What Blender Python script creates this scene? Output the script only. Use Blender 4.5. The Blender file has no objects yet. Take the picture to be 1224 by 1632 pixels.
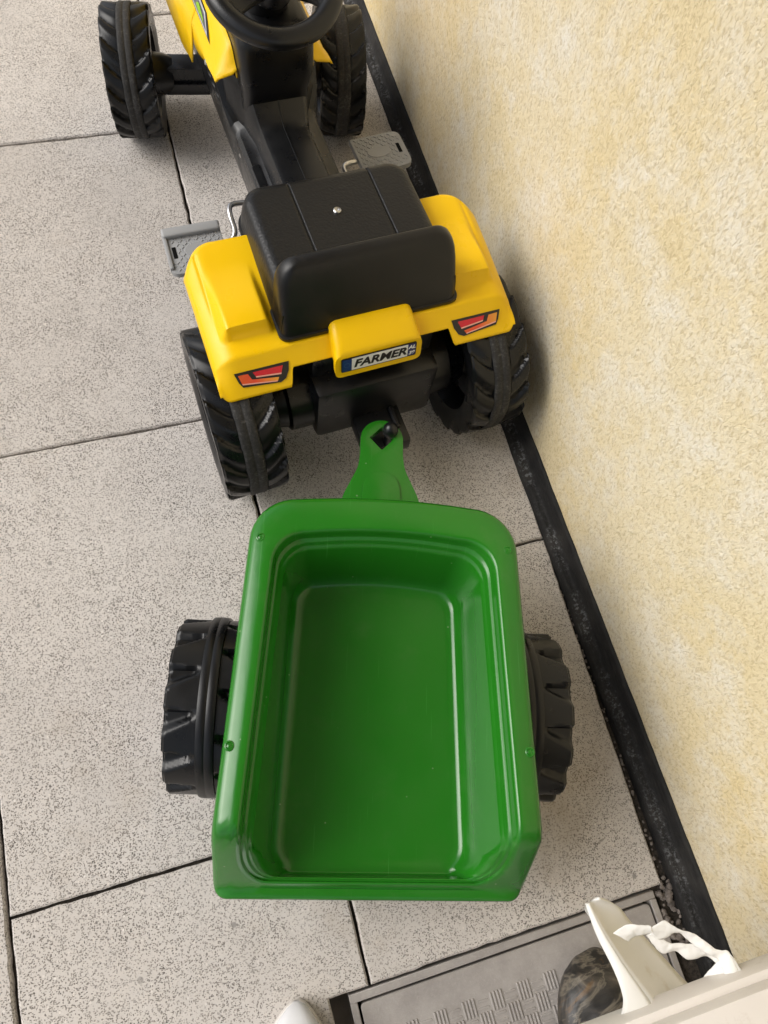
import bpy, bmesh, math, random
from mathutils import Matrix, Vector, noise
random.seed(7)
R = math.radians
scene = bpy.context.scene
C = scene.collection

# ------------------------------------------------------------------ camera
cam_d = bpy.data.cameras.new('camera')
cam = bpy.data.objects.new('camera', cam_d)
C.objects.link(cam)
right = Vector((0.95770836, -0.26820238, 0.10422177))
down = Vector((-0.21113561, -0.90110319, -0.37872786))
fwd = Vector((0.19549029, 0.34070591, -0.91962113))
m = Matrix((( right.x, -down.x, -fwd.x, 0), (right.y, -down.y, -fwd.y, 0),
            (right.z, -down.z, -fwd.z, 1.03), (0, 0, 0, 1)))
cam.matrix_world = m
cam_d.sensor_fit = 'VERTICAL'
cam_d.sensor_height = 24.0
cam_d.lens = 1208.44 / 1632 * 24.0
cam_d.clip_start = 0.02
cam_d.clip_end = 500
scene.camera = cam

# ------------------------------------------------------------------ sky, sun, exposure
SUN_EL, SUN_AZ = R(42), R(-72)          # azimuth from +Y, positive to +X
w = bpy.data.worlds.new('World')
scene.world = w
w.use_nodes = True
nt = w.node_tree
nt.nodes.clear()
sky = nt.nodes.new('ShaderNodeTexSky')
sky.sky_type = 'NISHITA'
sky.sun_disc = False
sky.sun_elevation = SUN_EL
sky.sun_rotation = SUN_AZ
sky.dust_density = 4.0
sky.air_density = 1.0
hsv = nt.nodes.new('ShaderNodeHueSaturation')
hsv.inputs['Saturation'].default_value = 0.42
bg = nt.nodes.new('ShaderNodeBackground')
bg.inputs['Strength'].default_value = 0.115
wo = nt.nodes.new('ShaderNodeOutputWorld')
nt.links.new(sky.outputs[0], hsv.inputs['Color'])
nt.links.new(hsv.outputs[0], bg.inputs['Color'])
nt.links.new(bg.outputs[0], wo.inputs['Surface'])

sd = bpy.data.lights.new('sun', 'SUN')
sd.energy = 1.3
sd.angle = R(42)
sd.color = (1.0, 0.985, 0.955)
sun = bpy.data.objects.new('sun', sd)
C.objects.link(sun)
to_sun = Vector((math.sin(SUN_AZ) * math.cos(SUN_EL), math.cos(SUN_AZ) * math.cos(SUN_EL), math.sin(SUN_EL)))
sun.rotation_euler = to_sun.to_track_quat('Z', 'Y').to_euler()
sun.location = (-2, 0, 3)

vs = scene.view_settings
vs.view_transform = 'Standard'
vs.look = 'None'
vs.exposure = 0.38
vs.gamma = 1.0
vs.use_curve_mapping = False

# ------------------------------------------------------------------ materials
def mat(name):
    mt = bpy.data.materials.new(name)
    mt.use_nodes = True
    t = mt.node_tree
    return mt, t, t.nodes['Principled BSDF']

def N(t, kind, **kw):
    n = t.nodes.new('ShaderNode' + kind)
    for k, v in kw.items():
        if k in n.inputs.keys():
            n.inputs[k].default_value = v
        else:
            setattr(n, k, v)
    return n

def coords(t, kind='Object', scale=None, rot=None):
    tc = t.nodes.new('ShaderNodeTexCoord')
    out = tc.outputs[kind]
    if kind == 'World':
        g = t.nodes.new('ShaderNodeNewGeometry'); out = g.outputs['Position']
    if scale is None and rot is None:
        return out
    mp = t.nodes.new('ShaderNodeMapping')
    if scale: mp.inputs['Scale'].default_value = scale
    if rot: mp.inputs['Rotation'].default_value = rot
    t.links.new(out, mp.inputs['Vector'])
    return mp.outputs[0]

def world_pos(t, scale=None, rot=None):
    g = t.nodes.new('ShaderNodeNewGeometry')
    out = g.outputs['Position']
    if scale is None and rot is None:
        return out
    mp = t.nodes.new('ShaderNodeMapping')
    if scale: mp.inputs['Scale'].default_value = scale
    if rot: mp.inputs['Rotation'].default_value = rot
    t.links.new(out, mp.inputs['Vector'])
    return mp.outputs[0]

def ramp(t, fac, stops):
    r = t.nodes.new('ShaderNodeValToRGB')
    el = r.color_ramp.elements
    while len(el) < len(stops):
        el.new(0.5)
    for e, (p, c) in zip(el, stops):
        e.position = p
        e.color = (c, c, c, 1) if isinstance(c, (int, float)) else (*c, 1)
    t.links.new(fac, r.inputs[0])
    return r.outputs[0]

def mixc(t, fac, a, b, blend='MIX'):
    n = t.nodes.new('ShaderNodeMix')
    n.data_type = 'RGBA'
    n.blend_type = blend
    for sock, v in ((n.inputs[0], fac), (n.inputs[6], a), (n.inputs[7], b)):
        if hasattr(v, 'is_linked') or hasattr(v, 'links'):
            t.links.new(v, sock)
        elif isinstance(v, (int, float)):
            sock.default_value = v
        else:
            sock.default_value = (*v, 1)
    return n.outputs[2]

def bump(t, p, height, strength=0.3, dist=0.001, normal=None):
    b = t.nodes.new('ShaderNodeBump')
    b.inputs['Strength'].default_value = strength
    b.inputs['Distance'].default_value = dist
    t.links.new(height, b.inputs['Height'])
    if normal: t.links.new(normal, b.inputs['Normal'])
    t.links.new(b.outputs[0], p.inputs['Normal'])
    return b.outputs[0]

def plastic(name, col, rough=0.35, spec=0.5, grain=900, gstr=0.08, var=0.06, wear=None, rvar=0.08):
    mt, t, p = mat(name)
    co = coords(t)
    n1 = N(t, 'TexNoise', Scale=9.0, Detail=4.0); t.links.new(co, n1.inputs['Vector'])
    dark = tuple(c * (1 - var * 2) for c in col); lite = tuple(min(1, c * (1 + var)) for c in col)
    c = mixc(t, n1.outputs[0], dark, lite)
    if wear:
        n3 = N(t, 'TexNoise', Scale=wear[0], Detail=6.0, Roughness=0.7); t.links.new(co, n3.inputs['Vector'])
        c = mixc(t, ramp(t, n3.outputs[0], [(wear[1], 0), (wear[1] + .12, wear[3] if len(wear) > 3 else .5)]), c, wear[2])
    t.links.new(c, p.inputs['Base Color'])
    p.inputs['Specular IOR Level'].default_value = spec
    n4 = N(t, 'TexNoise', Scale=35.0, Detail=5.0); t.links.new(co, n4.inputs['Vector'])
    t.links.new(ramp(t, n4.outputs[0], [(.3, max(0.02, rough - rvar)), (.7, rough + rvar)]), p.inputs['Roughness'])
    n2 = N(t, 'TexNoise', Scale=float(grain), Detail=2.0); t.links.new(co, n2.inputs['Vector'])
    bump(t, p, n2.outputs[0], gstr, 0.0006)
    return mt

M = {}
M['black'] = plastic('black_plastic', (0.006, 0.0065, 0.0078), 0.32, 0.48, 700, 0.10, wear=(60, .66, (.03, .03, .03), .25))
M['tyre'] = plastic('tyre_plastic', (0.005, 0.0054, 0.0062), 0.32, 0.38, 900, 0.10, wear=(45, .66, (.04, .039, .037), .25))
M['seat_smooth'] = plastic('seat_black_smooth', (0.006, 0.006, 0.0065), 0.36, 0.4, 500, 0.10)
M['grey'] = plastic('grey_plastic', (0.33, 0.335, 0.34), 0.42, 0.5, 800, 0.1)
M['yellow'] = plastic('yellow_plastic', (0.87, 0.535, 0.002), 0.34, 0.32, 500, 0.05, var=0.03, wear=(120, .72, (.35, .22, .03), .4))
# green plastic is built below
M['white_plastic'] = plastic('white_plastic', (0.74, 0.73, 0.70), 0.45, 0.4, 400, 0.1, wear=(30, .58, (.52, .46, .36), .45))
M['sill'] = plastic('sill_paint', (0.72, 0.68, 0.64), 0.45, 0.5, 300, 0.1, wear=(18, .55, (.45, .38, .32), .5))
M['shoe'] = plastic('shoe_white', (0.78, 0.78, 0.80), 0.5, 0.4, 300, 0.1)
M['void'] = plastic('dark_void', (0.006, 0.006, 0.006), 0.8, 0.1)

def seat_mat():
    mt, t, p = mat('seat_black')
    co = coords(t)
    p.inputs['Base Color'].default_value = (0.007, 0.007, 0.0075, 1)
    p.inputs['Roughness'].default_value = 0.38
    p.inputs['Specular IOR Level'].default_value = 0.38
    v = N(t, 'TexVoronoi', Scale=330.0, feature='SMOOTH_F1'); t.links.new(co, v.inputs['Vector'])
    n = N(t, 'TexNoise', Scale=160.0, Detail=3.0); t.links.new(co, n.inputs['Vector'])
    a = t.nodes.new('ShaderNodeMath'); a.operation = 'ADD'
    t.links.new(v.outputs['Distance'], a.inputs[0]); t.links.new(n.outputs[0], a.inputs[1])
    bump(t, p, a.outputs[0], 0.30, 0.0010)
    return mt
M['seat'] = seat_mat()

def green_mat():
    mt, t, p = mat('green_plastic')
    co = coords(t)
    n1 = N(t, 'TexNoise', Scale=7.0, Detail=5.0); t.links.new(co, n1.inputs['Vector'])
    c = mixc(t, n1.outputs[0], (0.0125, 0.138, 0.0080), (0.0170, 0.174, 0.0108))
    # hair scratches in two directions
    for ang, sc_ in ((.35, (520, 9, 9)), (1.75, (460, 8, 8)), (2.6, (600, 12, 12))):
        mp = N(t, 'Mapping'); mp.inputs['Rotation'].default_value = (0, 0, ang); mp.inputs['Scale'].default_value = sc_
        t.links.new(co, mp.inputs['Vector'])
        ns = N(t, 'TexNoise', Scale=1.0, Detail=1.0); t.links.new(mp.outputs[0], ns.inputs['Vector'])
        c = mixc(t, ramp(t, ns.outputs[0], [(.76, 0), (.80, .35)]), c, (.06, .25, .05))
    # dust specks
    v = N(t, 'TexVoronoi', Scale=95.0); t.links.new(co, v.inputs['Vector'])
    sc3 = N(t, 'SeparateColor'); t.links.new(v.outputs['Color'], sc3.inputs[0])
    mul = N(t, 'Math', operation='MULTIPLY')
    t.links.new(ramp(t, sc3.outputs[0], [(.05, .7), (.06, 0)]), mul.inputs[0]); t.links.new(ramp(t, v.outputs['Distance'], [(.07, 1), (.12, 0)]), mul.inputs[1])
    c = mixc(t, mul.outputs[0], c, (.22, .30, .17))
    # dusty film
    n5 = N(t, 'TexNoise', Scale=16.0, Detail=7.0, Roughness=.7); t.links.new(co, n5.inputs['Vector'])
    c = mixc(t, ramp(t, n5.outputs[0], [(.56, 0), (.76, .10)]), c, (.14, .20, .10))
    t.links.new(c, p.inputs['Base Color'])
    n4 = N(t, 'TexNoise', Scale=22.0, Detail=7.0, Roughness=.65); t.links.new(co, n4.inputs['Vector'])
    t.links.new(ramp(t, n4.outputs[0], [(.35, .10), (.68, .26)]), p.inputs['Roughness'])
    n2 = N(t, 'TexNoise', Scale=60.0, Detail=3.0); t.links.new(co, n2.inputs['Vector'])
    bump(t, p, n2.outputs[0], .05, .0012)
    return mt
M['green'] = green_mat()

def band_mat():
    mt, t, p = mat('worn_tread_band')
    co = coords(t)
    n = N(t, 'TexNoise', Scale=260.0, Detail=5.0, Roughness=0.75); t.links.new(co, n.inputs['Vector'])
    n2 = N(t, 'TexNoise', Scale=30.0, Detail=3.0); t.links.new(co, n2.inputs['Vector'])
    f = mixc(t, 0.35, n.outputs[0], n2.outputs[0])
    c = ramp(t, f, [(.40, (.009, .009, .009)), (.54, (.026, .025, .024)), (.64, (.085, .083, .08)), (.72, (.26, .25, .24))])
    t.links.new(c, p.inputs['Base Color'])
    p.inputs['Roughness'].default_value = 0.75
    bump(t, p, n.outputs[0], 0.6, 0.0012)
    return mt
M['band'] = band_mat()

def flat(name, col, rough=0.35, metal=0.0):
    mt, t, p = mat(name)
    co = coords(t)
    n = N(t, 'TexNoise', Scale=120.0, Detail=3.0); t.links.new(co, n.inputs['Vector'])
    t.links.new(mixc(t, n.outputs[0], tuple(c * .92 for c in col), col), p.inputs['Base Color'])
    p.inputs['Roughness'].default_value = rough
    p.inputs['Metallic'].default_value = metal
    return mt
M['steel'] = flat('steel', (.62, .62, .62), .28, 1.0)
M['ink_black'] = flat('ink_black', (.012, .010, .010), .3)
M['ink_white'] = flat('ink_white', (.84, .84, .82), .3)
M['ink_blue'] = flat('ink_blue', (.012, .035, .16), .3)
M['ink_blue2'] = flat('ink_blue_star', (.04, .10, .22), .3)
M['ink_navy'] = flat('ink_navy', (.02, .025, .12), .3)
M['ink_red'] = flat('ink_red', (.62, .015, .03), .25)
M['ink_pink'] = flat('ink_pink', (.80, .38, .30), .25)
M['ink_grey'] = flat('ink_grey', (.12, .12, .125), .3)
M['ink_green'] = flat('ink_green', (.25, .48, .02), .3)
M['ink_lightgrey'] = flat('ink_light_grey', (.50, .50, .53), .3)

def orange_mat():
    mt, t, p = mat('ink_orange_yellow')
    co = coords(t, 'Generated')
    s = N(t, 'SeparateXYZ'); t.links.new(co, s.inputs[0])
    t.links.new(ramp(t, s.outputs[0], [(0.0, (.70, .10, .015)), (.40, (.72, .07, .03)), (1.0, (.78, .34, .04))]), p.inputs['Base Color'])
    p.inputs['Roughness'].default_value = .25
    return mt
M['ink_orange'] = orange_mat()

def tile_mat():
    mt, t, p = mat('speckled_paving')
    wp = world_pos(t)
    # broad mottling
    n1 = N(t, 'TexNoise', Scale=6.0, Detail=5.0, Roughness=.6); t.links.new(wp, n1.inputs['Vector'])
    n2 = N(t, 'TexNoise', Scale=70.0, Detail=4.0, Roughness=.7); t.links.new(wp, n2.inputs['Vector'])
    base = mixc(t, ramp(t, n1.outputs[0], [(.3, 0), (.7, 1)]), (.565, .528, .495), (.65, .615, .58))
    base = mixc(t, ramp(t, n2.outputs[0], [(.35, .0), (.75, .6)]), base, (.66, .61, .56))
    # per tile tint
    oi = N(t, 'ObjectInfo')
    base = mixc(t, ramp(t, oi.outputs['Random'], [(0, .0), (1, .30)]), base, (.44, .40, .36))
    # dark and grey chips
    nd = N(t, 'TexNoise', Scale=300.0, Detail=2.0); t.links.new(wp, nd.inputs['Vector'])
    hs = []
    nq = N(t, 'TexNoise', Scale=11.0, Detail=4.0, Roughness=.65); t.links.new(wp, nq.inputs['Vector'])
    dens = ramp(t, nq.outputs[0], [(.32, .45), (.62, 1.0)])
    def chips(rot, sc, stretch, thr, col, gate, base):
        mp = t.nodes.new('ShaderNodeMapping')
        mp.inputs['Rotation'].default_value = rot
        mp.inputs['Scale'].default_value = stretch
        dv = N(t, 'VectorMath', operation='MULTIPLY_ADD')
        t.links.new(nd.outputs['Color'], dv.inputs[0]); dv.inputs[1].default_value = (.0016, .0016, .0016)
        t.links.new(wp, dv.inputs[2])
        t.links.new(dv.outputs[0], mp.inputs['Vector'])
        v = N(t, 'TexVoronoi', Scale=float(sc), Randomness=1.0); t.links.new(mp.outputs[0], v.inputs['Vector'])
        s = N(t, 'SeparateColor'); t.links.new(v.outputs['Color'], s.inputs[0])
        g = ramp(t, s.outputs[0], [(gate - .01, 1), (gate, 0)])
        a = ramp(t, v.outputs['Distance'], [(thr * .75, 1), (thr, 0)])
        mul0 = N(t, 'Math', operation='MULTIPLY'); t.links.new(g, mul0.inputs[0]); t.links.new(a, mul0.inputs[1])
        mul = N(t, 'Math', operation='MULTIPLY'); t.links.new(mul0.outputs[0], mul.inputs[0]); t.links.new(dens, mul.inputs[1])
        tone = mixc(t, s.outputs[1], col[0], col[1])
        hs.append(mul.outputs[0])
        return mixc(t, mul.outputs[0], base, tone)
    dk = ((.055, .049, .044), (.25, .225, .20))
    base = chips((0, 0, .5), 500, (1, .55, 1), .38, dk, .58, base)
    base = chips((0, 0, 2.0), 540, (.50, 1, 1), .38, dk, .58, base)
    base = chips((0, 0, 2.8), 560, (.6, 1, 1), .38, ((.16, .14, .125), (.30, .27, .24)), .6, base)
    base = chips((0, 0, 1.1), 170, (1, .7, 1), .24, ((.13, .12, .11), (.30, .275, .25)), .16, base)
    base = chips((0, 0, .2), 150, (1, .9, 1), .24, ((.74, .70, .66), (.66, .60, .54)), .25, base)
    # rare bigger pebbles and rusty stains
    base = chips((0, 0, .9), 38, (1, .9, 1), .15, ((.20, .19, .18), (.30, .28, .26)), .05, base)
    n5 = N(t, 'TexNoise', Scale=4.2, Detail=6.0, Roughness=.65); t.links.new(wp, n5.inputs['Vector'])
    base = mixc(t, ramp(t, n5.outputs[0], [(.57, 0), (.76, .50)]), base, (.36, .29, .21))
    n6 = N(t, 'TexNoise', Scale=1.7, Detail=7.0, Roughness=.7); t.links.new(wp, n6.inputs['Vector'])
    base = mixc(t, ramp(t, n6.outputs[0], [(.50, 0), (.66, .32)]), base, (.34, .315, .29))
    t.links.new(base, p.inputs['Base Color'])
    p.inputs['Roughness'].default_value = .85
    p.inputs['Specular IOR Level'].default_value = .25
    inv = N(t, 'Math', operation='ADD'); t.links.new(hs[0], inv.inputs[0]); t.links.new(hs[1], inv.inputs[1])
    neg = N(t, 'Math', operation='MULTIPLY'); t.links.new(inv.outputs[0], neg.inputs[0]); neg.inputs[1].default_value = -.8
    ad = N(t, 'Math', operation='ADD'); t.links.new(neg.outputs[0], ad.inputs[0]); t.links.new(n2.outputs[0], ad.inputs[1])
    bump(t, p, ad.outputs[0], .45, .0012)
    return mt
M['tile'] = tile_mat()

def wall_mat():
    mt, t, p = mat('cream_roughcast')
    wp = world_pos(t)
    n1 = N(t, 'TexNoise', Scale=2.3, Detail=5.0, Roughness=.6, Distortion=.6); t.links.new(wp, n1.inputs['Vector'])
    n2 = N(t, 'TexNoise', Scale=14.0, Detail=6.0, Roughness=.7); t.links.new(wp, n2.inputs['Vector'])
    wg = world_pos(t, (1, 1, .55), (.6, 0, 0))
    n3 = N(t, 'TexNoise', Scale=300.0, Detail=3.0, Roughness=.6, Distortion=.8); t.links.new(wg, n3.inputs['Vector'])
    n4 = N(t, 'TexNoise', Scale=55.0, Detail=4.0, Roughness=.7); t.links.new(wp, n4.inputs['Vector'])
    c = mixc(t, ramp(t, n1.outputs[0], [(.35, 0), (.68, 1)]), (.75, .662, .475), (.71, .578, .315))
    c = mixc(t, ramp(t, n2.outputs[0], [(.45, 0), (.72, .85)]), c, (.78, .745, .66))
    c = mixc(t, ramp(t, n4.outputs[0], [(.50, 0), (.72, .32)]), c, (.64, .51, .26))
    c = mixc(t, ramp(t, n3.outputs[0], [(.36, .55), (.50, 0)]), c, (.46, .36, .20))
    c = mixc(t, ramp(t, n3.outputs[0], [(.60, 0), (.74, .5)]), c, (.82, .77, .65))
    # grime just above the skirting
    g = N(t, 'SeparateXYZ'); t.links.new(wp, g.inputs[0])
    t.links.new(c, p.inputs['Base Color'])
    p.inputs['Roughness'].default_value = .9
    p.inputs['Specular IOR Level'].default_value = .15
    hsum = mixc(t, .35, n3.outputs[0], n4.outputs[0])
    bump(t, p, hsum, 1.0, .0030)
    return mt
M['wall'] = wall_mat()

def strip_mat():
    mt, t, p = mat('black_bitumen_strip')
    wp = world_pos(t, (1, .18, 1))
    n = N(t, 'TexNoise', Scale=260.0, Detail=5.0, Roughness=.7); t.links.new(wp, n.inputs['Vector'])
    wp2 = world_pos(t)
    n2 = N(t, 'TexNoise', Scale=16.0, Detail=4.0); t.links.new(wp2, n2.inputs['Vector'])
    n3 = N(t, 'TexNoise', Scale=180.0, Detail=4.0, Roughness=.75); t.links.new(wp2, n3.inputs['Vector'])
    s = N(t, 'SeparateXYZ'); t.links.new(wp2, s.inputs[0])
    c = ramp(t, n.outputs[0], [(.3, (.006, .006, .0065)), (.6, (.016, .0155, .0155)), (.8, (.034, .032, .03))])
    # pale scuffs on the raised bead only (real wear: the bead is what gets rubbed)
    bead = ramp(t, s.outputs[2], [(.0065, 0), (.0095, 1)])
    bead2 = ramp(t, s.outputs[2], [(.0135, 1), (.0165, 0)])
    f = N(t, 'Math', operation='MULTIPLY'); t.links.new(bead, f.inputs[0]); t.links.new(bead2, f.inputs[1])
    g = N(t, 'Math', operation='MULTIPLY'); t.links.new(f.outputs[0], g.inputs[0])
    t.links.new(ramp(t, n3.outputs[0], [(.50, 0), (.64, .75)]), g.inputs[1])
    g2 = N(t, 'Math', operation='MULTIPLY'); t.links.new(g.outputs[0], g2.inputs[0])
    t.links.new(ramp(t, n2.outputs[0], [(.38, 0.05), (.62, 1)]), g2.inputs[1])
    c = mixc(t, g2.outputs[0], c, (.26, .27, .29))
    t.links.new(mixc(t, ramp(t, n2.outputs[0], [(.45, 0), (.75, .30)]), c, (.10, .092, .082)), p.inputs['Base Color'])
    p.inputs['Roughness'].default_value = .72
    p.inputs['Specular IOR Level'].default_value = .3
    bump(t, p, n3.outputs[0], .6, .0020)
    return mt
M['strip'] = strip_mat()

def dirt_mat(name, a, b, sc=60):
    mt, t, p = mat(name)
    wp = world_pos(t)
    n = N(t, 'TexNoise', Scale=float(sc), Detail=6.0, Roughness=.7); t.links.new(wp, n.inputs['Vector'])
    t.links.new(mixc(t, ramp(t, n.outputs[0], [(.35, 0), (.65, 1)]), a, b), p.inputs['Base Color'])
    p.inputs['Roughness'].default_value = .95
    bump(t, p, n.outputs[0], .8, .004)
    return mt
M['dirt'] = dirt_mat('joint_dirt', (.018, .015, .012), (.075, .062, .05), 220)
M['ground'] = dirt_mat('ground_concrete', (.22, .20, .18), (.32, .29, .26), 12)
M['pebble'] = dirt_mat('pebble_grey', (.10, .085, .075), (.24, .21, .19), 120)
M['ceiling'] = dirt_mat('soffit_paint', (.40, .38, .35), (.46, .44, .41), 5)

def cover_mat():
    mt, t, p = mat('cast_cover')
    wp = world_pos(t)
    n = N(t, 'TexNoise', Scale=22.0, Detail=6.0, Roughness=.7); t.links.new(wp, n.inputs['Vector'])
    n2 = N(t, 'TexNoise', Scale=320.0, Detail=4.0, Roughness=.7); t.links.new(wp, n2.inputs['Vector'])
    c = mixc(t, ramp(t, n.outputs[0], [(.35, 0), (.68, 1)]), (.27, .248, .232), (.36, .335, .315))
    c = mixc(t, ramp(t, n2.outputs[0], [(.52, 0), (.75, .5)]), c, (.40, .375, .35))
    t.links.new(c, p.inputs['Base Color'])
    p.inputs['Roughness'].default_value = .62
    bump(t, p, n2.outputs[0], .35, .001)
    return mt
M['cover'] = cover_mat()

def stone_mat():
    mt, t, p = mat('mottled_dark_stone')
    co = coords(t)
    n = N(t, 'TexNoise', Scale=22.0, Detail=6.0, Roughness=.6, Distortion=1.2); t.links.new(co, n.inputs['Vector'])
    n2 = N(t, 'TexNoise', Scale=11.0, Detail=5.0, Roughness=.6, Distortion=2.0); t.links.new(co, n2.inputs['Vector'])
    c = ramp(t, n.outputs[0], [(.30, (.008, .008, .009)), (.50, (.026, .024, .022)), (.62, (.065, .055, .045)), (.78, (.20, .17, .13))])
    vein = ramp(t, n2.outputs[0], [(.46, 0), (.50, .40), (.54, 0)])
    c = mixc(t, vein, c, (.30, .26, .20))
    gold = ramp(t, n2.outputs[0], [(.60, 0), (.70, .75)])
    c = mixc(t, gold, c, (.19, .095, .02))
    t.links.new(c, p.inputs['Base Color'])
    p.inputs['Roughness'].default_value = .45
    bump(t, p, n.outputs[0], .5, .004)
    return mt
M['stone'] = stone_mat()

# ------------------------------------------------------------------ mesh helpers
def link(o, parent=None):
    C.objects.link(o)
    if parent is not None:
        o.parent = parent
    return o

def obj(name, verts, faces, material, parent=None, angle=38, smooth=True, fix=True):
    me = bpy.data.meshes.new(name)
    me.from_pydata([tuple(v) for v in verts], [], faces)
    if fix:
        b = bmesh.new(); b.from_mesh(me)
        bmesh.ops.remove_doubles(b, verts=b.verts, dist=1e-6)
        bmesh.ops.recalc_face_normals(b, faces=b.faces)
        b.to_mesh(me); b.free()
    if smooth:
        me.shade_smooth()
        me.set_sharp_from_angle(angle=R(angle))
    me.materials.append(M[material])
    return link(bpy.data.objects.new(name, me), parent)

def empty(name, loc=(0, 0, 0), rz=0.0, parent=None):
    o = bpy.data.objects.new(name, None)
    o.empty_display_size = .05
    o.location = loc
    o.rotation_euler = (0, 0, rz)
    return link(o, parent)

def tag(o, label=None, cat=None, group=None, kind=None):
    if label: o['label'] = label
    if cat: o['category'] = cat
    if group: o['group'] = group
    if kind: o['kind'] = kind
    return o

class MB:
    """collects shapes for one mesh"""
    def __init__(self):
        self.v = []; self.f = []
    def add(self, vs_, fs_):
        k = len(self.v)
        self.v += [tuple(a) for a in vs_]
        self.f += [tuple(i + k for i in f) for f in fs_]
        return self
    def box(self, x0, x1, y0, y1, z0, z1, bev=0.0, seg=2, mtx=None, taper=None):
        b = bmesh.new()
        bmesh.ops.create_cube(b, size=1)
        for v in b.verts:
            t = taper if (taper and v.co.z > 0) else (1, 1)
            v.co = Vector(((x0 + x1) / 2 + v.co.x * (x1 - x0) * t[0], (y0 + y1) / 2 + v.co.y * (y1 - y0) * t[1], (z0 + z1) / 2 + v.co.z * (z1 - z0)))
        if bev > 0:
            bmesh.ops.bevel(b, geom=list(b.edges), offset=bev, segments=seg, profile=.6, affect='EDGES')
        if mtx is not None:
            bmesh.ops.transform(b, matrix=mtx, verts=b.verts)
        b.verts.index_update()
        self.add([v.co.copy() for v in b.verts], [tuple(v.index for v in f.verts) for f in b.faces])
        b.free(); return self
    def prism(self, outline, z0, z1, bev=0.0, seg=2, mtx=None):
        b = bmesh.new()
        bot = [b.verts.new((x, y, z0)) for x, y in outline]
        b.faces.new(bot)
        r = bmesh.ops.extrude_face_region(b, geom=list(b.faces))
        top = [e for e in r['geom'] if isinstance(e, bmesh.types.BMVert)]
        for v in top: v.co.z = z1
        bmesh.ops.recalc_face_normals(b, faces=b.faces)
        if bev > 0:
            ed = [e for e in b.edges if abs(e.verts[0].co.z - z1) < 1e-7 and abs(e.verts[1].co.z - z1) < 1e-7]
            bmesh.ops.bevel(b, geom=ed, offset=bev, segments=seg, profile=.6, affect='EDGES')
        if mtx is not None:
            bmesh.ops.transform(b, matrix=mtx, verts=b.verts)
        b.verts.index_update()
        self.add([v.co.copy() for v in b.verts], [tuple(v.index for v in f.verts) for f in b.faces])
        b.free(); return self
    def loft(self, rings, cap0=True, cap1=True, closed=True):
        n = len(rings[0]); vs_ = [p for r in rings for p in r]; fs_ = []
        for i in range(len(rings) - 1):
            for j in range(n if closed else n - 1):
                k = (j + 1) % n
                fs_.append((i * n + j, i * n + k, (i + 1) * n + k, (i + 1) * n + j))
        if cap0: fs_.append(tuple(range(n)))
        if cap1: fs_.append(tuple((len(rings) - 1) * n + j for j in range(n)))
        return self.add(vs_, fs_)
    def tube(self, path, rad, n=10):
        path = [Vector(p) for p in path]; rings = []
        for i, p in enumerate(path):
            d = (path[min(i + 1, len(path) - 1)] - path[max(i - 1, 0)]).normalized()
            q = d.to_track_quat('Z', 'Y')
            rr = rad[i] if isinstance(rad, (list, tuple)) else rad
            rings.append([p + q @ Vector((rr * math.cos(a), rr * math.sin(a), 0)) for a in (2 * math.pi * k / n for k in range(n))])
        return self.loft(rings)
    def lathe_x(self, prof, n=48, cx=0, cy=0, cz=0, cap0=True):
        """prof: list of (x, r) around the x axis"""
        rings = [[(cx + x, cy + r * math.cos(2 * math.pi * k / n), cz + r * math.sin(2 * math.pi * k / n)) for k in range(n)] for x, r in prof]
        return self.loft(rings, cap0)
    def lathe_z(self, prof, n=32, cx=0, cy=0):
        rings = [[(cx + r * math.cos(2 * math.pi * k / n), cy + r * math.sin(2 * math.pi * k / n), z) for k in range(n)] for r, z in prof]
        return self.loft(rings)
    def build(self, name, material, parent=None, angle=38, fix=True):
        return obj(name, self.v, self.f, material, parent, angle, True, fix)

def smooth01(a, b, x):
    if a == b: return 0.0 if x < a else 1.0
    t = max(0.0, min(1.0, (x - a) / (b - a)))
    return t * t * (3 - 2 * t)

def spline(path, n=8):
    P_ = [Vector(p) for p in path]; out = []
    for i in range(len(P_) - 1):
        p0 = P_[max(i - 1, 0)]; p1 = P_[i]; p2 = P_[i + 1]; p3 = P_[min(i + 2, len(P_) - 1)]
        for k in range(n):
            t = k / n
            out.append(0.5 * ((2 * p1) + (-p0 + p2) * t + (2 * p0 - 5 * p1 + 4 * p2 - p3) * t * t + (-p0 + 3 * p1 - 3 * p2 + p3) * t ** 3))
    out.append(P_[-1]); return out

def rounded_poly(pts, rad, n=5):
    """round every corner of a 2-D polygon; rad number or per-corner list"""
    out = []; m_ = len(pts)
    for i in range(m_):
        p = Vector(pts[i]); a = Vector(pts[i - 1]); b = Vector(pts[(i + 1) % m_])
        r = rad[i] if isinstance(rad, (list, tuple)) else rad
        if r <= 0: out.append(tuple(p)); continue
        da = (a - p); db = (b - p)
        r2 = min(r, da.length * .48, db.length * .48)
        s = p + da.normalized() * r2; e = p + db.normalized() * r2
        for k in range(n + 1):
            t = k / n
            q = s * (1 - t) ** 2 + p * 2 * t * (1 - t) + e * t * t
            out.append((q.x, q.y))
    return out

# ------------------------------------------------------------------ the setting
GX = 60
ground = obj('ground', [(-GX, -GX, -.05), (GX, -GX, -.05), (GX, GX, -.05), (-GX, GX, -.05)], [(0, 1, 2, 3)], 'ground', None, fix=False)
tag(ground, kind='structure')

paving = obj('paving', [(-2.6, -2.0, -.011), (-.009, -2.0, -.011), (-.009, 3.0, -.011), (-2.6, 3.0, -.011),
                        (-.009, -.19, -.011), (.47, -.19, -.011), (.47, 3.0, -.011)],
             [(0, 1, 4, 2, 3), (4, 5, 6, 2)], 'dirt', None, fix=False)
tag(paving, kind='structure')

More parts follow.
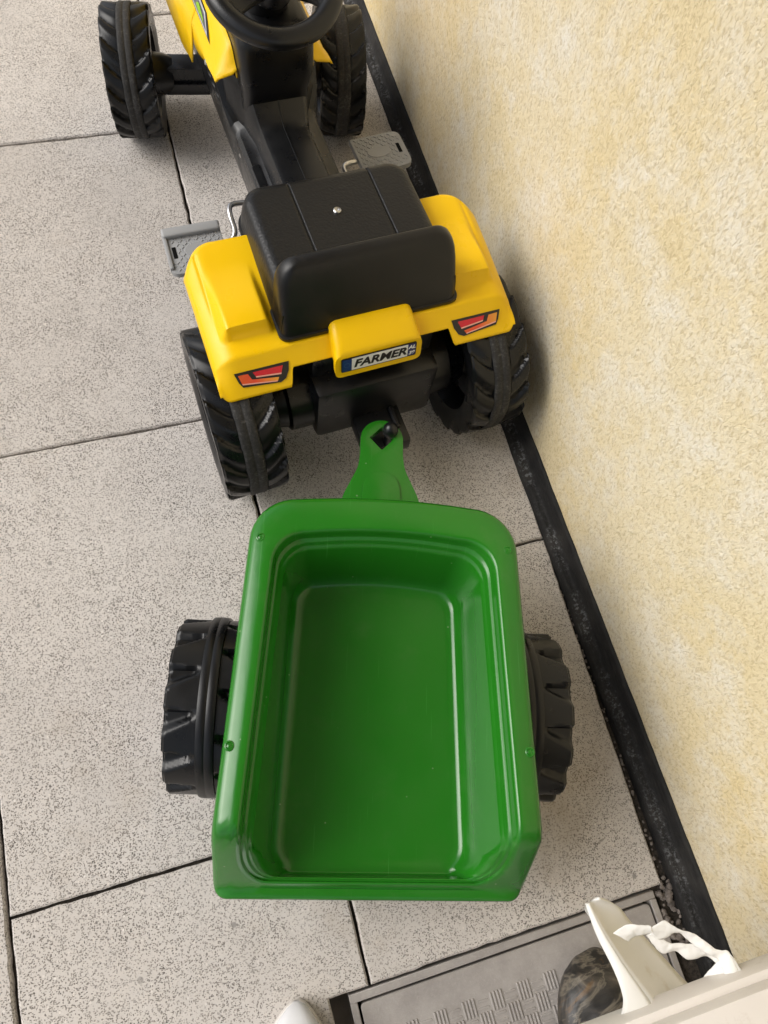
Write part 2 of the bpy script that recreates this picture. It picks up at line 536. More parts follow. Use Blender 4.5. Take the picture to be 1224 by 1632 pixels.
def edge_noise(poly, amp, step=.02, seed=0):
    out = []
    for i in range(len(poly)):
        a = Vector(poly[i]); b = Vector(poly[(i + 1) % len(poly)])
        n = max(1, int((b - a).length / step))
        for k in range(n):
            p = a.lerp(b, k / n)
            d = noise.noise(Vector((p.x * 60 + seed, p.y * 60, seed * 1.7)))
            e = noise.noise(Vector((p.x * 60, p.y * 60 + seed, seed * 2.7 + 9)))
            out.append((p.x + d * amp, p.y + e * amp))
    return out

def tile(poly, dz=0.0, seed=0):
    cx = sum(p[0] for p in poly) / len(poly); cy = sum(p[1] for p in poly) / len(poly)
    pl = [(p[0] - cx, p[1] - cy) for p in edge_noise(poly, .0019, .013, seed)]
    o = MB().prism(pl, -.042, 0.0, .0022, 1).build('paving_slab', 'tile', paving, 30)
    o.location = (cx, cy, dz)
    return o

G = .0020                                # half joint
XS = [.041, -.345, -.731, -1.117, -1.503]
rt = lambda y: .4463 if y > .48 else .4463 - (.48 - y) * .0282
k = 0
for ci in range(4):
    x1, x0 = XS[ci], XS[ci + 1]
    g0 = .0032 if ci == 0 else G
    off = -.009 if ci % 2 == 0 else .286
    for j in range(-2, 4):
        y0 = off + j * .6; y1 = y0 + .6
        if y1 < -1.0 or y0 > 2.6: continue
        a, b, c_, d = x0 + g0, x1 - G, y0 + G, y1 - G
        if ci == 0 and abs(y0 + .609) < .01:
            poly = [(a, c_), (-.009, c_), (-.009, -.193), (b, -.193), (b, d), (a, d)]
        else:
            poly = [(a, c_), (b, c_), (b, d), (a, d)]
        k += 1
        tile(poly, random.uniform(-.0012, .0008), k * 3.1)
for (y0, y1) in ((-.195, .286), (.286, .886), (.886, 1.486), (1.486, 2.086), (2.086, 2.686)):
    k += 1
    c_, d = y0 + G, y1 - G
    poly = [(.041 + G, c_), (rt(c_), c_), (rt(.48), .48), (rt(d), d), (.041 + G, d)] if c_ < .48 < d else [(.041 + G, c_), (rt(c_), c_), (rt(d), d), (.041 + G, d)]
    tile(poly, random.uniform(-.0012, .0004), k * 3.1)

# house wall with roughcast render
mb = MB().box(.466, .766, -3.0, 6.0, -.05, 2.7, .004, 1)
wall = mb.build('house_wall', 'wall', None)
tag(wall, 'cream and ochre roughcast house wall rising on the right', 'wall')

# balcony soffit overhead
roof = MB().box(-.72, .766, -3.0, 2.3, 2.25, 2.45, .004, 1).build('balcony_soffit', 'ceiling', None)
tag(roof, kind='structure')

# black upstand strip along the wall foot
prof = [(.4405, -.04), (.4405, .000), (.4415, .0055), (.4440, .0095), (.4470, .0115), (.4500, .0112), (.4525, .0120), (.4550, .0155), (.4580, .0230),
        (.4605, .0320), (.4618, .0350), (.4640, .0362), (.4675, .0362), (.4675, -.04)]
rings = []
ys = [-1.2 + i * .012 for i in range(int(4.2 / .012))]
for y in ys:
    r_ = []
    for x, z in prof:
        wv = noise.noise(Vector((y * 9, 1.3, 2))) * .0016 + noise.noise(Vector((y * 45, 4.3, 2))) * .0007
        top = noise.noise(Vector((y * 30, 8.3, 5))) * .0014 + noise.noise(Vector((y * 120, 8.3, 7))) * .0008
        r_.append((x + (wv if x < .460 else 0), y, z + (top if z > .03 else (wv * .8 if z > 0 else 0))))
    rings.append(r_)
strip = MB().loft(rings).build('skirting_strip', 'strip', None, 50)
tag(strip, 'black rubbery skirting strip along the foot of the cream wall', 'skirting')

# ------------------------------------------------------------------ drain cover
cov = empty('drain_cover', (.014, -.1965, 0))
tag(cov, 'grey access cover with raised basket weave pattern, set into the paving', 'drain cover')
CW, CL = .401, .42
fr = MB()
for x0, x1, y0, y1 in ((0, CW, -.0095, 0), (0, CW, -CL, -CL + .0095), (0, .0085, -CL + .0095, -.0095), (CW - .0085, CW, -CL + .0095, -.0095)):
    fr.box(x0, x1, y0, y1, -.03, -.004, .001, 1)
fr.build('cover_frame', 'cover', cov)
pl = MB().prism(rounded_poly([(.0112, -CL + .012), (CW - .0112, -CL + .012), (CW - .0112, -.0122), (.0112, -.0122)], .006), -.03, -.0046, .0008, 1)
pl.build('cover_plate', 'cover', cov)
hb = MB().box(.004, CW - .004, -CL + .004, -.004, -.036, -.026)
hb.build('cover_seat', 'void', cov)
bars = MB()
cs = .0175
for i in range(20):
    for j in range(20):
        x = .020 + (i + .5) * cs; y = -.046 - (j + .5) * cs
        if x > CW - .025 or y < -CL + .03: continue
        if (i + j) % 2 == 0:
            for q in range(4):
                bx_ = x + (q - 1.5) * .0043
                bars.prism(rounded_poly([(bx_ - .0013, y - .0098), (bx_ + .0013, y - .0098), (bx_ + .0013, y + .0098), (bx_ - .0013, y + .0098)], .0012, 2), -.006, -.0033, .0006, 1)
        elif random.random() < .8:
            for q in range(2):
                by = y + (q - .5) * .0075
                bars.prism(rounded_poly([(x - .0070, by - .0014), (x + .0070, by - .0014), (x + .0070, by + .0014), (x - .0070, by + .0014)], .0012, 2), -.006, -.0039, .0004, 1)
tag(bars.build('raised_pattern', 'cover', cov), kind='stuff')

# loose gravel in the gap by the cover
gb = MB()
rnd = random.Random(5)
def pebble(x, y, z, r, b):
    bm = bmesh.new(); bmesh.ops.create_icosphere(bm, subdivisions=1, radius=r)
    s = Vector((rnd.uniform(.7, 1.3), rnd.uniform(.7, 1.3), rnd.uniform(.5, .9)))
    rot = Matrix.Rotation(rnd.uniform(0, 6), 3, 'Z')
    for v in bm.verts:
        co = Vector((v.co.x * s.x, v.co.y * s.y, v.co.z * s.z)) * rnd.uniform(.8, 1.15)
        v.co = rot @ co + Vector((x, y, z))
    bm.verts.index_update()
    b.add([v.co.copy() for v in bm.verts], [tuple(v.index for v in f.verts) for f in bm.faces]); bm.free()
for i in range(46):
    pebble(rnd.uniform(.4175, .440), rnd.uniform(-.275, -.190), rnd.uniform(-.012, -.002), rnd.uniform(.0022, .0052), gb)
for i in range(60):
    y = rnd.uniform(-.19, .22)
    pebble(rnd.uniform(rt(y) + .002, .4395), y, rnd.uniform(-.010, -.004), rnd.uniform(.0012, .0028), gb)
gr = gb.build('gravel', 'pebble', None, 20)
tag(gr, 'loose grey gravel between the access cover and the black skirting strip', 'gravel', kind='stuff')
bed = obj('gap_bed', [(.413, -.7, -.014), (.4405, -.7, -.014), (.4405, -.19, -.014), (.413, -.19, -.014)], [(0, 1, 2, 3)], 'dirt', paving, fix=False)

# ------------------------------------------------------------------ wheels
def make_wheel(parent, name, rad, width, nl, loc, rz=0.0, sweep=.9, depth=.0060, style=0, side=1, band_r=-.0016, bandm='band', ribf=.15, spin=0.0):
    """wheel with its axis along local x; side=+1 when the outer face points to +x"""
    e = empty(name, loc, rz, parent)
    nth = nl * 18
    hw = width / 2
    ribw = ribf * width
    def lug(th, s):
        a = abs(s)
        q = (a * hw - ribw) / (hw - ribw)
        ph = th * nl / (2 * math.pi) + (0.5 if s > 0 else 0.0) + spin
        if style == 0:      # curved waves that step up sharply
            ph += sweep * (q ** 1.5) * .8
            f = ph - math.floor(ph)
            h = smooth01(0, .10, f) * (1 - smooth01(.45, .95, f) * .85)
        else:               # wedge plateaus, narrower towards the shoulder
            ph += .10 * q
            f = ph - math.floor(ph)
            wd = .10 + .55 * q          # scallop that opens towards the shoulder
            h = 1.0
            if q > .04 and f < wd:
                t = f / wd
                h = 1 - smooth01(0, .22, t) * (1 - smooth01(.62, 1.0, t)) * smooth01(.04, .22, q)
        return h
    ss = [1.0, .985, .96, .92, .87, .81, .75, .69, .63, .57, .51, .45, .40, .35, .30, ribw / hw + .001]
    ss = [q for q in ss if q > ribw / hw]
    rings = []
    for i in range(nth):
        th = 2 * math.pi * i / nth
        row = []
        c_, s_ = math.cos(th), math.sin(th)
        def put(x, r): row.append((x, r * c_, r * s_))
        def side_pts(sg, rev):
            q = [(.88 * hw, .66 * rad), (.90 * hw, .70 * rad), (.96 * hw, .74 * rad), (1.0 * hw, .84 * rad)]
            pts = [(sg * x, r) for x, r in q]
            return pts[::-1] if rev else pts
        for x, r in side_pts(-1, False): put(x, r)
        for s in ss:
            h = lug(th, -s)
            edge = 0 if s < .96 else (.35 if s < .99 else 1)
            put(-s * hw, rad - .0025 - depth * (1 - h) * (1 if s > .45 else 1) - .006 * edge)
        put(-ribw, rad - .006); put(ribw, rad - .006)
        for s in ss[::-1]:
            h = lug(th, s)
            edge = 0 if s < .96 else (.35 if s < .99 else 1)
            put(s * hw, rad - .0025 - depth * (1 - h) - .006 * edge)
        for x, r in side_pts(1, True): put(x, r)
        rings.append(row)
    n = len(rings[0]); V_ = [p for r in rings for p in r]; F_ = []
    for i in range(nth):
        k2 = (i + 1) % nth
        for j in range(n - 1):
            F_.append((i * n + j, k2 * n + j, k2 * n + j + 1, i * n + j + 1))
    obj('tyre', V_, F_, 'tyre', e, 48)
    band = MB()
    bp = [(-ribw * .98, rad - .004), (-ribw * .95, rad + band_r - .0012), (-ribw * .7, rad + band_r * .8), (-.0008, rad + band_r), (-.0004, rad + band_r - .0003), (.0004, rad + band_r - .0003), (.0008, rad + band_r),
          (ribw * .7, rad + band_r * .8), (ribw * .95, rad + band_r - .0012), (ribw * .98, rad - .004)]
    nb = 96
    rg = [[(x, r * math.cos(2 * math.pi * k2 / nb), r * math.sin(2 * math.pi * k2 / nb)) for k2 in range(nb)] for x, r in bp]
    band.loft(rg, False, False)
    band.build('tread_band', bandm, e, 60)
    rim = MB()
    o = side
    rim.lathe_x([(o * .86 * hw, .665 * rad), (o * .60 * hw, .62 * rad), (o * .52 * hw, .50 * rad), (o * .62 * hw, .40 * rad), (o * .60 * hw, .30 * rad), (o * .80 * hw, .26 * rad), (o * .84 * hw, .14 * rad), (o * .70 * hw, .10 * rad)], 40, cap0=False)
    rim.lathe_x([(-o * .86 * hw, .665 * rad), (-o * .10 * hw, .60 * rad), (-o * .05 * hw, .35 * rad), (-o * .40 * hw, .22 * rad), (-o * .45 * hw, .08 * rad)], 40, cap0=False)
    rim.build('rim', 'black', e, 35)
    return e

# ------------------------------------------------------------------ tractor
TR = empty('toy_tractor', (.2157, .5344, .0247), R(4.5))
TR.scale = (.976, .976, .976)
ZG = -.0253                              # local height of the ground
tag(TR, 'yellow and black pedal toy tractor parked in front of the green trailer', 'toy tractor')

# --- rear wheels
RR_, RW = .1215, .086
make_wheel(TR, 'wheel', RR_, RW, 17, (-.184, .008, RR_ + ZG - .001), 0, side=-1, spin=.2)
make_wheel(TR, 'wheel', RR_, RW, 17, (.169, .008, RR_ + ZG - .001), 0, side=1, spin=.6)
# --- front wheels on the steered beam
FX = R(-12.5)
fr_ = .1035
FV = .665
def fpos(u):
    return (.006 + u * math.cos(FX), FV + u * math.sin(FX), fr_ + ZG - .001)
make_wheel(TR, 'wheel', fr_, .078, 17, fpos(-.172), FX, side=-1, spin=.1, depth=.006)
make_wheel(TR, 'wheel', fr_, .078, 17, fpos(.176), FX, side=1, spin=.45, depth=.006)

ax = MB()
MX = Matrix.Translation((0, FV, -.029)) @ Matrix.Rotation(FX, 4, 'Z')
ax.box(-.140, .140, -.020, .020, .098, .128, .006, 2, MX)
ax.box(-.120, .120, -.026, .012, .082, .104, .005, 2, MX)
for sg in (-1, 1):
    n0 = len(ax.v)
    ax.lathe_x([(sg * .100, .010), (sg * .102, .026), (sg * .118, .032), (sg * .150, .036), (sg * .152, .01)], 28, 0, 0, .104)
    for i in range(n0, len(ax.v)):
        ax.v[i] = tuple(MX @ Vector(ax.v[i]))
ax.build('front_axle', 'black', TR, 35)

# --- chassis body: cross-sections lofted along v
def body_section(v):
    t = smooth01(.36, .405, v)                    # ramp up to the dash
    f = smooth01(.40, .44, v)
    d_ = smooth01(.18, .30, v)
    wb = .050; ws = .064 + .010 * f; wr = .037 + .006 * t + .020 * f
    zt = .2215 + .034 * t + .015 * f
    zs = .193 + .050 * smooth01(.41, .45, v)
    zt = max(zt, zs + .006)
    pts = [(-wb, .080), (-wb - .004, .086), (-ws, zs - .014), (-ws + .001, zs - .006), (-ws + .006, zs), (-wr - .012, zs + .001), (-wr - .005, zs + .004),
           (-wr - .001, zt - .010), (-wr + .004, zt - .0015), (-wr + .010, zt), (-.0012, zt), (-.0008, zt + .0012), (.0008, zt + .0012), (.0012, zt)]
    half = pts[:10]
    pts = half + pts[10:] + [(-x, z) for x, z in half[::-1]]
    return [(x, v, z) for x, z in pts]
vv = [.10, .16, .20, .26, .30, .33, .35, .36, .37, .38, .39, .40, .405, .415, .43, .45, .50, .56, .62, .70, .78, .83]
bd = MB().loft([body_section(v) for v in vv])
# rear gearbox under the seat
bd.box(-.086, .086, -.056, .16, .072, .182, .010, 2)
bd.box(-.084, .084, -.024, .16, .170, .226, .008, 2)
bd.box(-.070, .070, .10, .30, .085, .17, .006, 2)
for sg in (-1, 1):
    bd.lathe_x([(sg * .080, .012), (sg * .082, .050), (sg * .116, .050), (sg * .120, .044), (sg * .140, .040), (sg * .142, .012)], 28, 0, .003, .110)
body = bd.build('body', 'black', TR, 32)
# raised foot panels along the left and right ledges of the body
for sg in (-1,):
    pn = MB()
    pn.prism(rounded_poly([(sg * .061, .215), (sg * .0465, .212), (sg * .0465, .332), (sg * .061, .329)], .005, 3), .190, .1960, .0012, 1)
    pn.build('ledge_panel', 'black', TR, 35)
# side vents
for sg in (-1, 1):
    for i in range(4):
        for j in range(2):
            v0 = .455 + i * .022 + j * .004
            z0 = .205 - j * .018
            MB().box(sg * (.0705 - j * .003) - .0015, sg * (.0705 - j * .003) + .0015, v0, v0 + .017, z0, z0 + .004, .001, 1).build('vent_slot', 'grey' if False else 'black', TR)
for (v, z, x) in ((.385, .165, -.0605), (.315, .160, -.0600)):
    sc = MB().lathe_x([(0, .0005), (-.0008, .004), (-.0022, .0036), (-.003, .0015)], 16, x, v, z)
    sc.build('screw', 'steel', TR)

# --- dash tower
ds = MB()
rg = []
for z, hu, v0, v1 in ((.225, .048, .392, .52), (.262, .049, .385, .53), (.280, .0515, .380, .53), (.300, .0525, .3785, .53), (.325, .0525, .380, .53), (.340, .051, .384, .53), (.347, .048, .390, .525), (.350, .043, .398, .52)):
    rg.append([(x, y, z) for x, y in rounded_poly([(-hu, v1), (-hu, v0), (hu, v0), (hu, v1)], [.01, .018, .018, .01], 6)])
ds.loft(rg)
ds.build('dashboard', 'black', TR, 40)
cl = MB()
cl.tube(spline([(0, .455, .33), (0, .435, .372), (0, .418, .400)], 5), [.034, .034, .033, .032, .031, .030, .029, .028, .027, .026, .026], 28)
cl.build('steering_column', 'black', TR, 45)
MB().lathe_z([(.0005, .0), (.0032, .0005), (.0028, .0018), (.001, .0024)], 14).build('screw', 'steel', TR).matrix_local = Matrix.Translation((-.028, .405, .3505))

# --- steering wheel
SWM = Matrix.Translation((0, .402, .405)) @ Matrix.Rotation(R(20), 4, 'X')
sw = MB()
n, mn = 64, 16
rings = []
for i in range(n):
    a = 2 * math.pi * i / n
    r_ = []
    for j in range(mn):
        b = 2 * math.pi * j / mn
        rr = .0765 + .0135 * math.cos(b)
        zz = .0125 * math.sin(b) - (.0018 if abs(math.sin(b)) < .25 and math.cos(b) < 0 else 0)
        r_.append((rr * math.cos(a), rr * math.sin(a), zz))
    rings.append(r_)
V_ = [p for r in rings for p in r]; F_ = []
for i in range(n):
    for j in range(mn):
        F_.append((i * mn + j, ((i + 1) % n) * mn + j, ((i + 1) % n) * mn + (j + 1) % mn, i * mn + (j + 1) % mn))
sw.add(V_, F_)
sw.lathe_z([(.001, .012), (.020, .012), (.026, .008), (.028, -.012), (.026, -.02), (.001, -.02)], 32)
for a in (90, 205, 335):
    mx = Matrix.Rotation(R(a), 4, 'Z')
    rg = []
    for t in range(9):
        x = .018 + .054 * t / 8
        hw_ = .016 - .006 * math.sin(math.pi * t / 8) + (.008 * max(0, (t - 5) / 3) ** 2)
        zc = -.004 - .004 * math.sin(math.pi * t / 8)
        rg.append([mx @ Vector((x, y * hw_, zc + z * .006)) for y, z in ((-1, 0), (-.8, .8), (0, 1), (.8, .8), (1, 0), (.8, -.8), (0, -1), (-.8, -.8))])
    sw.loft(rg)
swo = sw.build('steering_wheel', 'black', TR, 50)
swo.matrix_local = SWM

# --- yellow hood (shell along v)
def hood_section(v):
    up = .035 * smooth01(.40, .50, v) * 0 + .022 * smooth01(.40, .62, v)
    if v < .528:
        zl = .279 - .036 * smooth01(.402, .526, v) if v > .402 else .279
        ul = -.081 - .004 * smooth01(.40, .526, v)
    else:
        zl, ul = .214 - .02 * smooth01(.53, .60, v), -.0915
    zc, uc = .272 + up * .3, -.0835
    zc = max(zc, zl + .001)
    zi, ui = .312 + up, -.0575
    rear = 1 - smooth01(.400, .425, v)
    zi -= .022 * rear
    top = zi + .02
    h = [(ul, zl), (ul + (uc - ul) * .5, zl + (zc - zl) * .5), (uc - .001, zc - .002), (uc + .0015, zc + .003), (uc + (ui - uc) * .5, zc + (zi - zc) * .53), (ui - .003, zi - .003), (ui, zi - .0005), (ui + .004, zi + .001)]
    if v > .53:
        h += [(-.03, top), (0, top + .006)]
    else:
        h += [(ui + .0045, zi - .004), (ui + .0045, zi - .01)]
    full = h + [(-x, z) for x, z in h[::-1]]
    return [(x, v, z) for x, z in full]
hv = [.400, .404, .41, .418, .426, .44, .455, .47, .485, .50, .512, .52, .526, .5279]
hv2 = [.5281, .535, .55, .57, .60, .65, .70, .76, .81]
hd = MB()
secs = [hood_section(v) for v in hv]
half_n = len(secs[0]) // 2
hd.loft([s[:half_n] for s in secs], False, False, False)
hd.loft([s[half_n:] for s in secs], False, False, False)
s2 = [hood_section(v) for v in hv2]
hd.loft(s2, False, False, False)
# tuck the lower side flap into the front part so the notch closes
hood = hd.build('hood', 'yellow', TR, 40)
mod = hood.modifiers.new('thick', 'SOLIDIFY'); mod.thickness = .0022; mod.offset = -1
# nose of the hood
nz = MB()
nr = []
for v, s in ((.81, 1.0), (.84, .97), (.855, .90), (.862, .75)):
    nr.append([(x * s, v, .26 + (z - .26) * s) for x, _, z in hood_section(.80)])
nz.loft(nr, False, True)
nz.build('hood_nose', 'yellow', TR, 40)
# hood decal: printed stripes on the slanted left shoulder
nrm = Vector((-.055, 0, .03)).normalized()
def decal(name, pts, matn, lift, parent):
    # keep the print on the hood's shoulder: find z on the section from u
    out = []
    for u, v in pts:
        s = hood_section(v)[3:7]
        for (a, _, za), (b, _, zb) in zip(s, s[1:]):
            if a <= u <= b:
                t = (u - a) / (b - a); z = za + (zb - za) * t; break
        else:
            z = s[0][2]
        out.append(Vector((u, v, z)) + nrm * lift)
    o = obj(name, out, [tuple(range(len(out)))], matn, parent, fix=False)
    return o
decal('hood_sticker', [(-.0800, .620), (-.0760, .560), (-.0745, .459), (-.0668, .497), (-.0672, .545), (-.070, .620)], 'ink_black', .0008, TR)
decal('sticker_stripe', [(-.0786, .615), (-.0752, .556), (-.0742, .472), (-.0677, .500), (-.0681, .545), (-.071, .615)], 'ink_lightgrey', .0012, TR)
decal('sticker_stripe', [(-.0776, .610), (-.0744, .552), (-.0733, .480), (-.0692, .503), (-.0698, .545), (-.0725, .610)], 'ink_grey', .0016, TR)
decal('sticker_stripe', [(-.0735, .610), (-.0722, .560), (-.0716, .540), (-.0690, .535), (-.0700, .560), (-.0715, .610)], 'ink_white', .0020, TR)
decal('sticker_emblem', [(-.0726, .530), (-.0732, .512), (-.0722, .508), (-.0726, .492), (-.0712, .498), (-.0704, .510), (-.0698, .522), (-.0708, .528)], 'ink_green', .0022, TR)
for (u, v, z) in ((-.0830, .455, .268),):
    sc = MB().lathe_z([(.0004, -.001), (.0046, 0), (.0040, .0022), (.0015, .0030)], 18).build('screw', 'steel', TR)
    sc.matrix_local = Matrix.Translation((u, v, z)) @ Matrix.Rotation(R(-68), 4, 'Y')

# --- yellow fender shell with moulded blocks
def fender_profile(u):
    """returns list of (v, z) from front lower lip to rear lower lip"""
    a = abs(u)
    vf = .150 - .032 * max(0.0, (a - .155) / .042) ** 2
    zt_f, zt_r = .2640, .2450
    drop = .0150 * max(0.0, (a - .168) / .029) ** 2.2
    zb = .2245 - .0180 * smooth01(.1045, .1120, a)
    if a > .189: zb += .006 * ((a - .189) / .008) ** 2
    vb = -.0445 + (zb - .2065) * .90
    pts = []
    for i in range(8):
        t = i / 7
        ang = t * math.pi / 2
        ko = 1 - .80 * smooth01(.130, .192, a)
        pts.append((vf + .024 * math.cos(ang) * (.35 + .65 * ko), zt_f + (-.020 - .035 * (1 - t) + .020 * math.sin(ang)) * ko - drop))
    nb = 46
    vt = -.0085
    for i in range(1, nb + 1):
        t = i / nb
        v = vf + (vt - vf) * t
        z = zt_f + (zt_r - zt_f) * t ** 1.3
        bu = smooth01(.1150, .1240, a) * (1 - smooth01(.1710, .1830, a))
        bv = (1 - smooth01(.026, .115, v)) if v > .020 else smooth01(.0105, .0190, v)
        z += .0175 * bu * bv
        z -= .0016 * math.exp(-((a - .181) / .0022) ** 2) * smooth01(.03, .07, v)
        pts.append((v, z - drop))
    nr_ = 16
    z0 = zt_r
    for i in range(1, nr_ + 1):
        t = i / nr_
        v = vt + (vb - vt) * t
        z = z0 + (zb - z0) * t
        k2 = math.exp(-t * 9) * .0014           # soft upper edge
        pts.append((v - k2 * .4, z + k2 - drop * (1 - t)))
    return pts
us = sorted(set([round(-.197 + i * .0025, 5) for i in range(158)] + [s * x for s in (-1, 1) for x in (.1045, .106, .108, .110, .112, .1125,   .1165, .118, .121, .1225, .178, .180, .182, .183, .193, .1955, .197)]))
fm = MB()
fm.loft([[(u, v, z) for v, z in fender_profile(u)] for u in us], False, False, False)
# outer skirts: roll the edge down towards the wheel
for sg in (-1, 1):
    base = fender_profile(.197)
    rows = []
    for k2 in range(6):
        t = k2 / 5
        row = []
        for v, z in base:
            dz = .014 * t * smooth01(.0, .02, z - .216)
            row.append((sg * (.197 + .0035 * math.sin(t * math.pi / 2)), v, z - dz))
        rows.append(row)
    fm.loft(rows, False, False, False)
fender = fm.build('fender', 'yellow', TR, 45)
fender.location.x = -.005
mod = fender.modifiers.new('thick', 'SOLIDIFY'); mod.thickness = .0025; mod.offset = -1

# --- plate box in the middle of the rear edge
pbx = MB()
rg = []
for v, hu, zt, zb in ((.030, .0530, .2550, .232), (.004, .0545, .2625, .224), (-.010, .0550, .2620, .220), (-.022, .0555, .2580, .2165), (-.032, .0558, .2525, .2135), (-.039, .0575, .2475, .2075), (-.0425, .0578, .2445, .2055)):
    rg.append([(x - .003, v - .005 * (.2445 - z) / .033 * (1 if v < -.04 else 0), z) for x, z in rounded_poly([(-hu, zb), (hu, zb), (hu, zt), (-hu, zt)], [.010, .010, .012, .012], 5)])
pbx.loft(rg)
pbx.build('plate_holder', 'yellow', TR, 42)
# number plate on the sloping rear face
PLM = Matrix.Translation((-.0032, -.0454, .2272)) @ Matrix.Rotation(R(81.5), 4, 'X')
def plane_part(name, outline, matn, lift, parent=TR, mtx=None, thick=.0006):
    o = MB().prism(outline, 0, thick).build(name, matn, parent, 30)
    o.matrix_local = mtx @ Matrix.Translation((0, 0, lift))
    return o
def rect(x0, x1, y0, y1): return [(x0, y0), (x1, y0), (x1, y1), (x0, y1)]
PW, PH = .0502, .0118
plate = plane_part('number_plate', rounded_poly(rect(-PW, PW, -PH, PH), .0025, 3), 'ink_black', .000, TR, PLM, .0012)
I4 = Matrix.Identity(4)
plane_part('plate_field', rect(-PW + .0135, PW - .0118, -PH + .0015, PH - .0015), 'ink_white', .0012, plate, I4, .0004)
plane_part('plate_field', rounded_poly(rect(-PW + .0012, -PW + .0135, -PH + .0015, PH - .0015), .001, 2), 'ink_blue', .0012, plate, I4, .0004)
plane_part('plate_field', rounded_poly(rect(PW - .0116, PW - .0012, -PH + .0015, PH - .0015), .001, 2), 'ink_navy', .0012, plate, I4, .0004)
st = MB()
for i in range(12):
    a = 2 * math.pi * i / 12
    x, y = -PW + .0073 + .0037 * math.cos(a), .0006 + .0037 * math.sin(a)
    st.prism([(x + .0007 * math.cos(b), y + .0007 * math.sin(b)) for b in (2 * math.pi * q / 6 for q in range(6))], .0016, .0019)
st.build('star_ring', 'ink_blue2', plate)

def text_part(txt, size, matn, parent, loc, sx=1.0, shear=0.0, off=0.0, ext=.0002):
    cu = bpy.data.curves.new('lettering', 'FONT')
    cu.body = txt; cu.size = size; cu.align_x = 'CENTER'; cu.align_y = 'CENTER'
    cu.shear = shear; cu.offset = off; cu.extrude = ext; cu.space_character = 1.0
    tmp = bpy.data.objects.new('lettering_tmp', cu)
    C.objects.link(tmp)
    dg = bpy.context.evaluated_depsgraph_get()
    me = bpy.data.meshes.new_from_object(tmp.evaluated_get(dg))
    bpy.data.objects.remove(tmp)
    me.materials.clear(); me.materials.append(M[matn])
    o = bpy.data.objects.new('lettering', me)
    link(o, parent)
    o.matrix_local = Matrix.Translation(loc) @ Matrix.Diagonal((sx, 1, 1, 1))
    return o
text_part('FARMER', .0180, 'ink_black', plate, (.0010, -.0002, .0018), 1.08, .22, .0006)
text_part('AL', .0078, 'ink_white', plate, (PW - .0064, .0050, .0018), 1.0, .2, .0003)
text_part('39', .0078, 'ink_white', plate, (PW - .0064, -.0052, .0018), 1.0, .2, .0003)

# --- printed tail lamps
LO = [(0, 0), (1, 0), (.966, .47), (.89, .85), (.785, 1), (.105, .80), (.05, .53)]
LR = [(.33, .13), (.88, .14), (.828, .50), (.364, .37)]
LP = [(.364, .37), (.828, .50), (.822, .575), (.372, .44)]
LOR = [(.062, .14), (.24, .16), (.29, .49), (.77, .70), (.737, .86), (.10, .60)]
LPK = [(.10, .60), (.737, .86), (.727, .91), (.105, .67)]
# rear tab plane, measured on the shell
pf = fender_profile(.15)
pv, pz = pf[-13]; qv, qz = pf[-2]
slope = math.atan2(pz - qz, pv - qv)
for sg in (-1, 1):
    LM = Matrix.Translation((-.0045 + sg * .1440, (pv + qv) / 2, (pz + qz) / 2)) @ Matrix.Rotation(slope, 4, 'X')
    def lp(poly):
        pts = [((a - .5) * .069, (.5 - b) * .0235) for a, b in poly]
        if sg > 0: pts = [(-x, y) for x, y in pts][::-1]
        return [(x, y) for x, y in pts][::-1]
    lamp = plane_part('tail_lamp_sticker', lp(LO), 'ink_black', .0002, TR, LM, .0008)
    plane_part('lamp_field', lp(LR), 'ink_red', .0008, lamp, I4, .0004)
    plane_part('lamp_field', lp(LP), 'ink_pink', .0008, lamp, I4, .0005)
    oo = plane_part('lamp_field', lp(LOR), 'ink_orange', .0008, lamp, I4, .0004)
    plane_part('lamp_field', lp(LPK), 'ink_pink', .0008, lamp, I4, .0005)

# --- seat cushion (dense moulded grid) and backrest
SU, SV0, SV1 = .1120, .006, .2000
def seat_pt(s, t):
    """s,t in [-1,1] -> cushion surface incl. sides"""
    return None
nu, nv = 64, 56
us_ = [-1 + 2 * i / nu for i in range(nu + 1)]
gro = (-.43, .52)
for g0 in gro:
    us_ += [g0 - .022, g0 - .014, g0 - .006, g0 + .006, g0 + .014, g0 + .022]
us_ = sorted(set(us_))
rows = []
for j in range(nv + 1):
    t = -1 + 2 * j / nv
    row = []
    for s in us_:
        # map the square onto a rounded rectangle
        vc, vh = (SV0 + SV1) / 2, (SV1 - SV0) / 2
        x, y = s * SU, t * vh
        rad = .030
        ax_, ay = abs(x) - (SU - rad), abs(y) - (vh - rad)
        if ax_ > 0 and ay > 0 and t > 0:
            l = max(ax_, ay); d = math.hypot(ax_, ay)
            if d > 0:
                k2 = l / d
                x = math.copysign(SU - rad + ax_ * k2, x); y = math.copysign(vh - rad + ay * k2, y)
        # distance to the rim for the edge roll
        ed = min(SU - abs(x), vh - abs(y))
        if ax_ > 0 and ay > 0 and t > 0:
            ed = rad - max(ax_, ay)
        er = .016
        roll = 0 if ed > er else er - math.sqrt(max(0, er * er - (er - ed) ** 2))
        z = .2960 - roll * .95 + .002 * (1 - t) * .5 - .003 * (1 - (x / SU) ** 2)
        for g0 in gro:
            z -= .0034 * math.exp(-((s - g0) / .0100) ** 2)
        row.append((x, vc + y, z))
    rows.append(row)
ct = MB()
ct.loft(rows, False, False, False)
